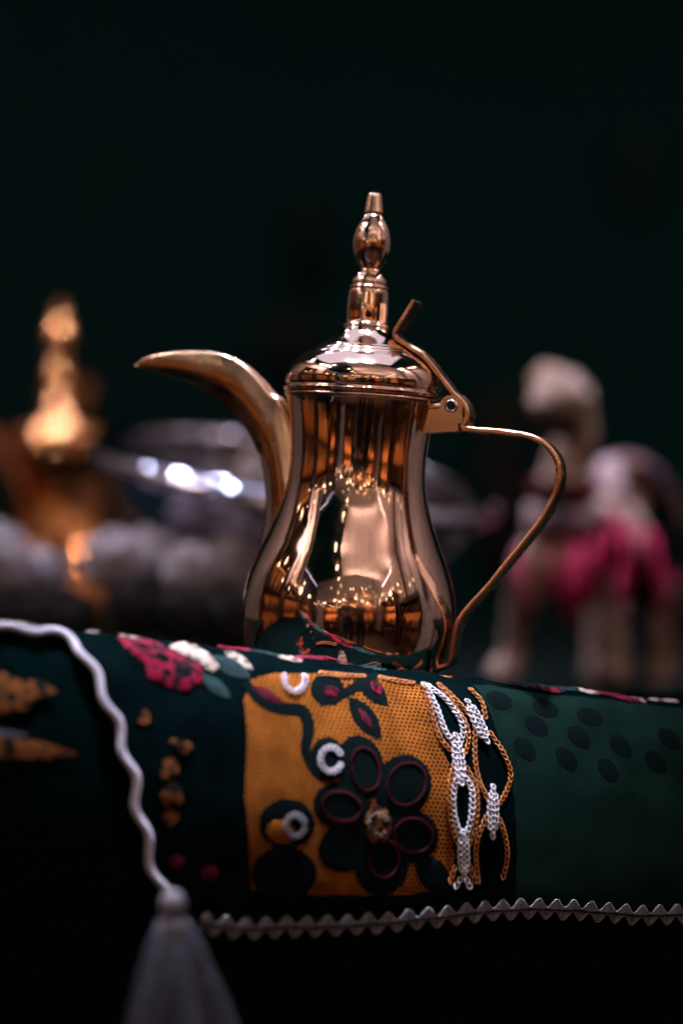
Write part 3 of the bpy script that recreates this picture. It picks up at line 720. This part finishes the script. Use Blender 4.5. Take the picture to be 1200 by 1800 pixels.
for px, py, d, rpx, lb in [(-12, 990, 1.90, 72, 'big woolly white pompom cut by the picture edge below the brass pot'), (72, 1015, 1.93, 50, 'woolly white pompom just left of the brass pot foot'), (200, 985, 1.86, 56, 'woolly white pompom just right of the brass pot foot'), (268, 985, 1.90, 58, 'woolly white pompom below the middle of the silver bowl'), (336, 1005, 1.87, 52, 'woolly white pompom between two others below the bowl rim'),
                           (402, 1002, 1.89, 60, 'woolly white pompom beside the left flank of the copper pot'), (470, 1000, 1.92, 56, 'woolly white pompom half hidden behind the copper belly'),
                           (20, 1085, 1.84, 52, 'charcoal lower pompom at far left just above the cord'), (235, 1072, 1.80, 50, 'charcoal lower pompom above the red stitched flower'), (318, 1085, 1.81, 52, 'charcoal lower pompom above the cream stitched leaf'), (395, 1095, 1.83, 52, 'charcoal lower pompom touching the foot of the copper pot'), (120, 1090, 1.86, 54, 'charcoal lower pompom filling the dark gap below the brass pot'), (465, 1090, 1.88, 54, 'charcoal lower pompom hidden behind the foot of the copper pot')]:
    pompom(px, py, d, rpx*KPX*d, lb)

# ------------------------------------------------------------------ plush camel
cam_root = empty('plush_camel', P(1030, 1100, 2.16)); cam_root.location.z = TZ; cam_root.scale = (.88, .92, .98)
tag(cam_root, 'plush camel with magenta fringe standing on the dark table', 'toy camel')
def loc_(p): return Vector(p) - Vector(cam_root.location)
def CP(px, py, d): return loc_(P(px, min(py, 1180), d+.16))
CK = .95
def caps(pts): 
    c = catmull([tuple(p)+(r*CK,) for p, r in pts], 6)
    a = tube([q[:3] for q in c], [q[3] for q in c], 16)
    return join(a, ellipsoid(c[0][:3], (c[0][3],)*3, 14, 10), ellipsoid(c[-1][:3], (c[-1][3],)*3, 14, 10))
parts = [
    caps([(CP(938, 695, 1.90), .0135), (CP(956, 685, 1.91), .0175), (CP(985, 680, 1.93), .0205), (CP(1008, 700, 1.95), .020)]),
    caps([(CP(1005, 700, 1.95), .020), (CP(1010, 750, 1.96), .020), (CP(990, 810, 1.96), .0225), (CP(985, 880, 1.97), .030), (CP(995, 950, 1.98), .042)]),
    caps([(CP(985, 960, 1.98), .045), (CP(1050, 945, 2.06), .055), (CP(1110, 945, 2.14), .055)]),
    caps([(CP(1100, 905, 2.10), .045), (CP(1105, 855, 2.10), .030)]),
    caps([(CP(925, 990, 1.96), .024), (CP(890, 1090, 1.945), .015), (CP(875, 1165, 1.94), .013), (CP(858, 1240, 1.93), .015)]),
    caps([(CP(1065, 990, 1.98), .026), (CP(1078, 1090, 1.975), .016), (CP(1080, 1165, 1.975), .0145), (CP(1082, 1236, 1.97), .017)]),
    caps([(CP(1060, 1000, 2.13), .024), (CP(1055, 1100, 2.14), .015), (CP(1052, 1205, 2.14), .015)]),
    caps([(CP(1160, 1000, 2.13), .026), (CP(1172, 1090, 2.14), .016), (CP(1176, 1205, 2.14), .015)]),
    ellipsoid(CP(955, 655, 1.92), (.020, .018, .014)),
    caps([(CP(1022, 678, 1.95), .007), (CP(1040, 668, 1.96), .004)]), caps([(CP(1000, 660, 1.97), .007), (CP(1012, 645, 1.98), .004)]),
]
V, F = join(*parts)
cb = fixn(obj('body', (V, F), M['camel_fur'], cam_root))
rm = cb.modifiers.new('skin', 'REMESH'); rm.mode = 'VOXEL'; rm.voxel_size = .0035; rm.use_smooth_shade = True
sm = cb.modifiers.new('soft', 'SMOOTH'); sm.iterations = 6
tx = bpy.data.textures.new('fur_clumps', 'CLOUDS'); tx.noise_scale = .014; tx.noise_depth = 3
dp = cb.modifiers.new('fur', 'DISPLACE'); dp.texture = tx; dp.strength = .011; dp.mid_level = .5
smooth(fixn(obj('beard', join(caps([(CP(958, 728, 1.915), .013), (CP(985, 735, 1.925), .016)])), M['camel_dark'], cam_root)))  # brown fur lump stands in for the shadow beneath the jaw
smooth(fixn(obj('eye', ellipsoid(CP(968, 682, 1.885), (.0035,)*3, 12, 8), M['black_eye'], cam_root)))
smooth(fixn(obj('collar', tube([CP(985, 850, 1.965)+Vector((math.cos(a)*.031, math.sin(a)*.031, .004*math.sin(a))) for a in np.linspace(0, 2*PI, 30)], .008, 8), M['maroon'], cam_root)))
def lumpy(name, c, r, mtl, amp=.004, sc=60):
    V, F = ellipsoid(c, [q*CK for q in r], 40, 26); c = Vector(c)
    return smooth(fixn(obj(name, ([Vector(v)+(Vector(v)-c).normalized()*amp*noise.fractal(Vector(v)*sc, 1, 2, 3) for v in V], F), mtl, cam_root)))
lumpy('blanket', CP(1010, 968, 2.0), (.060, .058, .050), M['navy'], .003)
lumpy('blanket', CP(1105, 960, 2.1), (.062, .07, .058), M['navy'], .003)
lumpy('mane', CP(1075, 862, 2.03), (.019, .02, .034), M['camel_white'])
lumpy('shoulder_pompom', CP(926, 905, 1.94), (.010, .012, .016), M['camel_white'])
lumpy('chest_band', CP(1000, 915, 1.945), (.036, .022, .018), M['saddle'], .003)
# saddle cloth: an arched shell over the hump
V, F = [], []
cS = CP(1108, 905, 2.11)
for i in range(26):
    a = PI*i/25
    for j in range(14):
        b = -1+2*j/13; V.append(cS + Vector((math.cos(a)*.060*(1-.1*b*b), b*.06, math.sin(a)*.062*(1-.15*b*b) - .02*(1-math.sin(a)))))
for i in range(25):
    for j in range(13): F.append((i*14+j, i*14+j+1, (i+1)*14+j+1, (i+1)*14+j))
sc_ = smooth(obj('saddle_cloth', (V, F), M['saddle'], cam_root)); q = sc_.modifiers.new('thick', 'SOLIDIFY'); q.thickness = .003
def fringe(x0, y0, x1, y1, d, n=10, rad=.0013, spread=7):
    ms = []
    for k in range(n):
        a = random.uniform(-1, 1); b = random.uniform(-1, 1)
        ms.append(tube([CP(x0+a*spread*.45, y0, d+b*.006), CP((x0+x1)/2+a*spread*.8+random.uniform(-3, 3), (y0+y1)/2, d+b*.01-.004), CP(x1+a*spread, y1+random.uniform(-8, 8), d+b*.012)], [rad, rad*1.1, rad*.7], 5))
    return smooth(obj('fringe_tassel', join(*ms), M['fringe'], cam_root))
for a in [(895, 955, 880, 1075, 1.92), (915, 960, 903, 1090, 1.92), (960, 965, 985, 1085, 1.92), (1010, 950, 985, 1095, 1.92), (1015, 950, 1020, 1105, 1.925), (1085, 900, 1062, 1005, 1.93), (1080, 890, 1090, 1000, 1.94), (1100, 900, 1110, 1055, 1.95), (1120, 910, 1125, 1030, 1.97), (1150, 920, 1160, 1000, 2.0), (1165, 930, 1180, 1085, 2.03), (1190, 960, 1195, 1110, 2.06), (1050, 930, 1035, 1060, 1.925), (1095, 985, 1098, 1095, 1.945)]:
    fringe(*a)

# ------------------------------------------------------------------ what the pot mirrors: shelves, lamps, two people behind the lens
def shelf(x, y, rz, wd, ht, label, lit):
    r_ = tag(empty('display_shelf', (x, y, FLOOR), (0, 0, rz)), label, 'shelf', 'lit display shelves behind the photographer')
    obj('back_panel', box(-wd/2, wd/2, .30, .32, 0, ht), M['shelf_back'], r_)
    for sx in (-1, 1): obj('post', box(sx*wd/2-.03, sx*wd/2+.03, -.02, .295, 0, ht), M['wood'], r_)
    zs = np.arange(.30, ht, .46)
    for z in zs: obj('shelf_board', box(-wd/2+.035, wd/2-.035, -.01, .295, z, z+.03), M['wood'], r_)
    obj('cornice', box(-wd/2-.05, wd/2+.05, -.05, .33, ht+.002, ht+.09), M['wood'], r_)
    Mx = Matrix.Translation((x, y, FLOOR)) @ Matrix.Rotation(rz, 4, 'Z')
    for z in zs[1:]:
        p = Mx @ Vector((0, .16, z+.40)); t = Mx @ Vector((0, .30, z))
        area('shelf_lamp', p, t, wd*.8, .03, lit, WARM)
    return Mx, zs
jar_me = bpy.data.meshes.new('jar'); v, f = lathe([(.002, 0), (.05, 0), (.075, .06), (.08, .12), (.05, .19), (.03, .22), (.04, .25), (.002, .25)], 14); jar_me.from_pydata(v, [], f); jar_me.materials.append(M['jar'])
jar2 = jar_me.copy(); jar2.materials.clear(); jar2.materials.append(M['jar_gold'])
G_ = {'jar': [], 'jar_gold': []}
def goods(Mx, zs, wd):
    for z in zs:
        x = -wd/2+.10
        while x < wd/2-.08:
            k = random.uniform(.6, 1.4); c = Mx @ Vector((x, random.uniform(.08, .18), z+.031)); kx = k*random.uniform(.55, .95)
            G_['jar' if random.random() < .6 else 'jar_gold'].append(([Vector((q.co.x*kx, q.co.y*kx, q.co.z*k))+c for q in jar_me.vertices], [tuple(p.vertices) for p in jar_me.polygons]))
            x += random.uniform(.13, .26)
for x, y, rz, wd, ht, lb, lit in [
    (-1.15, -3.35, PI, 1.0, 2.0, 'amber lit shelf mirrored left of the dark photographer', 40), (.10, -3.5, PI, .9, 2.4, 'amber lit shelf mirrored right behind the dark photographer', 55), (1.25, -3.2, PI*.95, .9, 2.2, 'amber lit shelf mirrored farthest right on the belly', 50),
    (-2.25, -2.2, PI/2, 1.2, 1.9, 'amber lit shelf mirrored on the dark left flank of the belly', 26),
    (-1.60, -.95, PI/2, .9, 1.85, 'dim shelf mirrored along the left side of the pot neck', 8), (-1.60, .1, PI/2, .9, 2.35, 'dim shelf mirrored at the left rim of the pot', 4), (1.8, -.75, -PI/2, 1.0, 1.6, 'dim shelf mirrored along the right side of the pot neck', 9), (1.8, -2.0, -PI/2, 1.1, 1.9, 'amber shelf mirrored right of the second person', 26)]:
    Mx, zs = shelf(x, y, rz, wd, ht, lb, lit); goods(Mx, zs, wd)
for k_ in G_:
    tag(smooth(obj('shelf_goods', join(*G_[k_]), M[k_])), 'dark jars crowding the mirrored shelves' if k_ == 'jar' else 'gilded jars crowding the mirrored shelves', 'jars', kind='stuff')
ms = []
for a_, b_, n_ in [((-2.2, -2.9, 1.0), (-.2, -3.0, .75), 16), ((.1, -2.95, .8), (2.0, -2.8, 1.0), 16), ((1.9, -2.6, 1.1), (1.75, -.4, .95), 14), ((-1.75, -1.5, 1.15), (-1.55, .5, 1.0), 12), ((-.9, -2.6, 1.45), (1.9, -2.7, 1.35), 14)]:
    for k in range(n_):
        f = (k+random.uniform(.1, .9))/n_; c = Vector(a_).lerp(Vector(b_), f) + Vector((0, 0, -.35*4*f*(1-f)*.5+random.uniform(-.22, .22))) + Vector((random.uniform(-.12, .12), random.uniform(-.25, .1), 0))
        ms.append(ellipsoid(c, (random.uniform(.008, .017),)*3, 8, 6))
tag(smooth(obj('string_lights', join(*ms), M['bulb'])), 'strings of tiny warm lights mirrored as sparkles in the copper pot', 'lights', kind='stuff')  # glowing dots added to fill the pot's reflections with sparkles
# strips added before the lit side walls to break their reflection into streaks
for k, (x, y0, y1, z0, z1, mt) in enumerate([(-1.93, -1.15, -.93, .7, 2.25, 'hanging'), (-1.93, -.66, -.60, .6, 1.7, 'wood'), (-1.93, -.20, -.14, .9, 2.2, 'hanging'), (2.13, -1.0, -.86, .5, 2.2, 'wood'), (2.13, -.42, -.38, .5, 1.6, 'hanging'), (2.13, .0, .22, .5, 2.2, 'navy_wall')]):
    o = obj('wall_textile', box(x-.02, x+.02, y0, y1, z0, z1), M[mt])
    tag(o, ['broad brown textile mirrored at the left edge of the pale streak', 'thin dark wooden strip mirrored inside the pale left streak', 'thin brown textile mirrored at the outer left of the pale streak', 'broad dark strip mirrored between ceiling and right pale wall', 'thin short brown textile mirrored on the right pale wall', 'broad navy textile mirrored near the right rim of the pot'][k], 'textile', 'textiles mirrored in the copper pot')
def bulb(x, y, z, lb, r_=.03):
    o = tag(empty('hanging_lamp', (x, y, z)), lb + ' mirrored in the copper pot', 'lamp', 'warm bulbs mirrored in the copper pot')
    smooth(obj('bulb', ellipsoid((0, 0, 0), (r_, r_, r_*1.2), 14, 10), M['bulb'], o))
    obj('cable', tube([(0, 0, r_*1.2), (0, 0, r_*1.2+.35)], .004, 5), M['wood'], o)
for x, y, z, lb in [(-.5, -1.2, 1.5, 'top warm bulb of three beside the pale ceiling patch'), (-.5, -1.75, 1.5, 'middle warm bulb of three beside the pale ceiling patch'), (-.5, -2.3, 1.5, 'lowest warm bulb of three beside the pale ceiling patch'), (-.75, -2.8, .95, 'warm bulb well left of the dark photographer'), (-.5, -2.9, .9, 'warm bulb close left of the dark photographer'), (-.25, -2.9, 1.0, 'warm bulb right above the dark photographer'), (.4, -2.9, 1.1, 'warm bulb above the second dark person'), (1.0, -2.7, .8, 'warm bulb over the far right shelf'), (-1.6, -1.7, .9, 'warm bulb low on the dark left flank'), (-1.4, -1.0, .75, 'warm bulb below the pale left streak'), (1.6, -1.5, .8, 'warm bulb beside the right shelf'), (-1.2, -2.5, .7, 'warm bulb over the left shelf'), (.75, -2.8, .95, 'warm bulb just right of the second dark person')]:
    bulb(x, y, z, lb)
CK = 1
def person(x, y, ht, rz, label, hair, hold):
    k = ht/1.75
    r_ = tag(empty('person', (x, y, FLOOR), (0, 0, rz)), label, 'person')
    def c(*a): return caps([(Vector(p)*k, q*k) for p, q in a])
    arms = []
    if hold: arms = [c(((-.19, 0, 1.42), .055), ((-.29, .02, 1.14), .045), ((-.10, .24, 1.20), .034)), c(((.19, 0, 1.42), .055), ((.29, .02, 1.14), .045), ((.10, .24, 1.20), .034))]
    else: arms = [c(((-.19, 0, 1.42), .055), ((-.25, -.02, 1.15), .045), ((-.24, .06, .90), .036)), c(((.19, 0, 1.42), .055), ((.25, -.02, 1.15), .045), ((.24, .06, .90), .036))]
    torso = join(c(((0, 0, .95), .15), ((0, 0, 1.15), .14), ((0, 0, 1.34), .155), ((0, 0, 1.45), .09)), c(((-.12, 0, 1.40), .075), ((.12, 0, 1.40), .075)), c(((-.09, 0, .92), .095), ((-.10, .01, .5), .065), ((-.10, 0, .06), .05)), c(((.09, 0, .92), .095), ((.10, .01, .5), .065), ((.10, 0, .06), .05)), c(((-.1, 0, .045), .045), ((-.1, .16, .04), .04)), c(((.1, 0, .045), .045), ((.1, .16, .04), .04)), *arms)
    b = fixn(obj('body', torso, M['black_cloth'], r_)); q = b.modifiers.new('skin', 'REMESH'); q.mode = 'VOXEL'; q.voxel_size = .014; q.use_smooth_shade = True
    hd_ = join(c(((0, .01, 1.45), .055), ((0, .02, 1.56), .055)), ellipsoid((0, .02*k, 1.64*k), (.075*k, .095*k, .115*k)), ellipsoid((0, .115*k, 1.63*k), (.013*k, .02*k, .022*k), 10, 8), ellipsoid((-.075*k, .01*k, 1.635*k), (.012*k, .02*k, .03*k), 10, 8), ellipsoid((.075*k, .01*k, 1.635*k), (.012*k, .02*k, .03*k), 10, 8))
    h_ = fixn(obj('head', hd_, M['skin'], r_)); q = h_.modifiers.new('skin', 'REMESH'); q.mode = 'VOXEL'; q.voxel_size = .008; q.use_smooth_shade = True
    smooth(fixn(obj('hair', ellipsoid((0, -.012*k, 1.675*k), (.088*k, .10*k, .10*k)), M[hair], r_)))
    for s in (-1, 1):
        w0 = Vector((s*.10, .24, 1.20))*k if hold else Vector((s*.24, .07, .86))*k
        ms = [ellipsoid(w0+Vector((-s*.012, .03, .01) if hold else (0, .01, -.04))*k, Vector((.022, .045, .04))*k if hold else Vector((.022, .035, .05))*k, 12, 8)]
        for fi in range(5):
            if hold: a0 = w0+Vector((-s*.01, .05, .035-.02*fi))*k; a1 = a0+Vector((-s*.035, .03, 0))*k; a2 = a1+Vector((-s*.035, -.005, -.004))*k
            else: a0 = w0+Vector((0, -.025+.015*fi, -.08))*k; a1 = a0+Vector((-s*.008, .004, -.04))*k; a2 = a1+Vector((-s*.014, .006, -.03))*k
            ms.append(tube([a0, a1, a2], [.0095*k, .009*k, .007*k], 8))
        smooth(fixn(obj('hand', join(*ms), M['skin'], r_)))
    return r_
person(-.03, -1.80, 1.75, 0, 'dark dressed person aiming a camera, mirrored in the copper belly', 'hair', True)
person(.48, -2.05, 1.70, R(8), 'brown haired person in black mirrored beside the photographer', 'hair_brown', False)
cmx = empty('photo_camera', (-.03, -1.555, FLOOR+1.22)); tag(cmx, 'black camera held by the person mirrored in the pot', 'camera')
obj('camera_body', join(box(-.065, .065, -.03, .03, -.045, .04), box(-.02, .02, -.025, .025, .041, .06)), M['jar'], cmx)
o = smooth(obj('lens', lathe([(.002, 0), (.036, 0), (.036, .05), (.040, .06), (.040, .10), (.034, .10), (.030, .085), (.002, .08)], 28), M['jar'], cmx)); o.rotation_euler = (R(-90), 0, 0); o.location = (0, .031, 0)
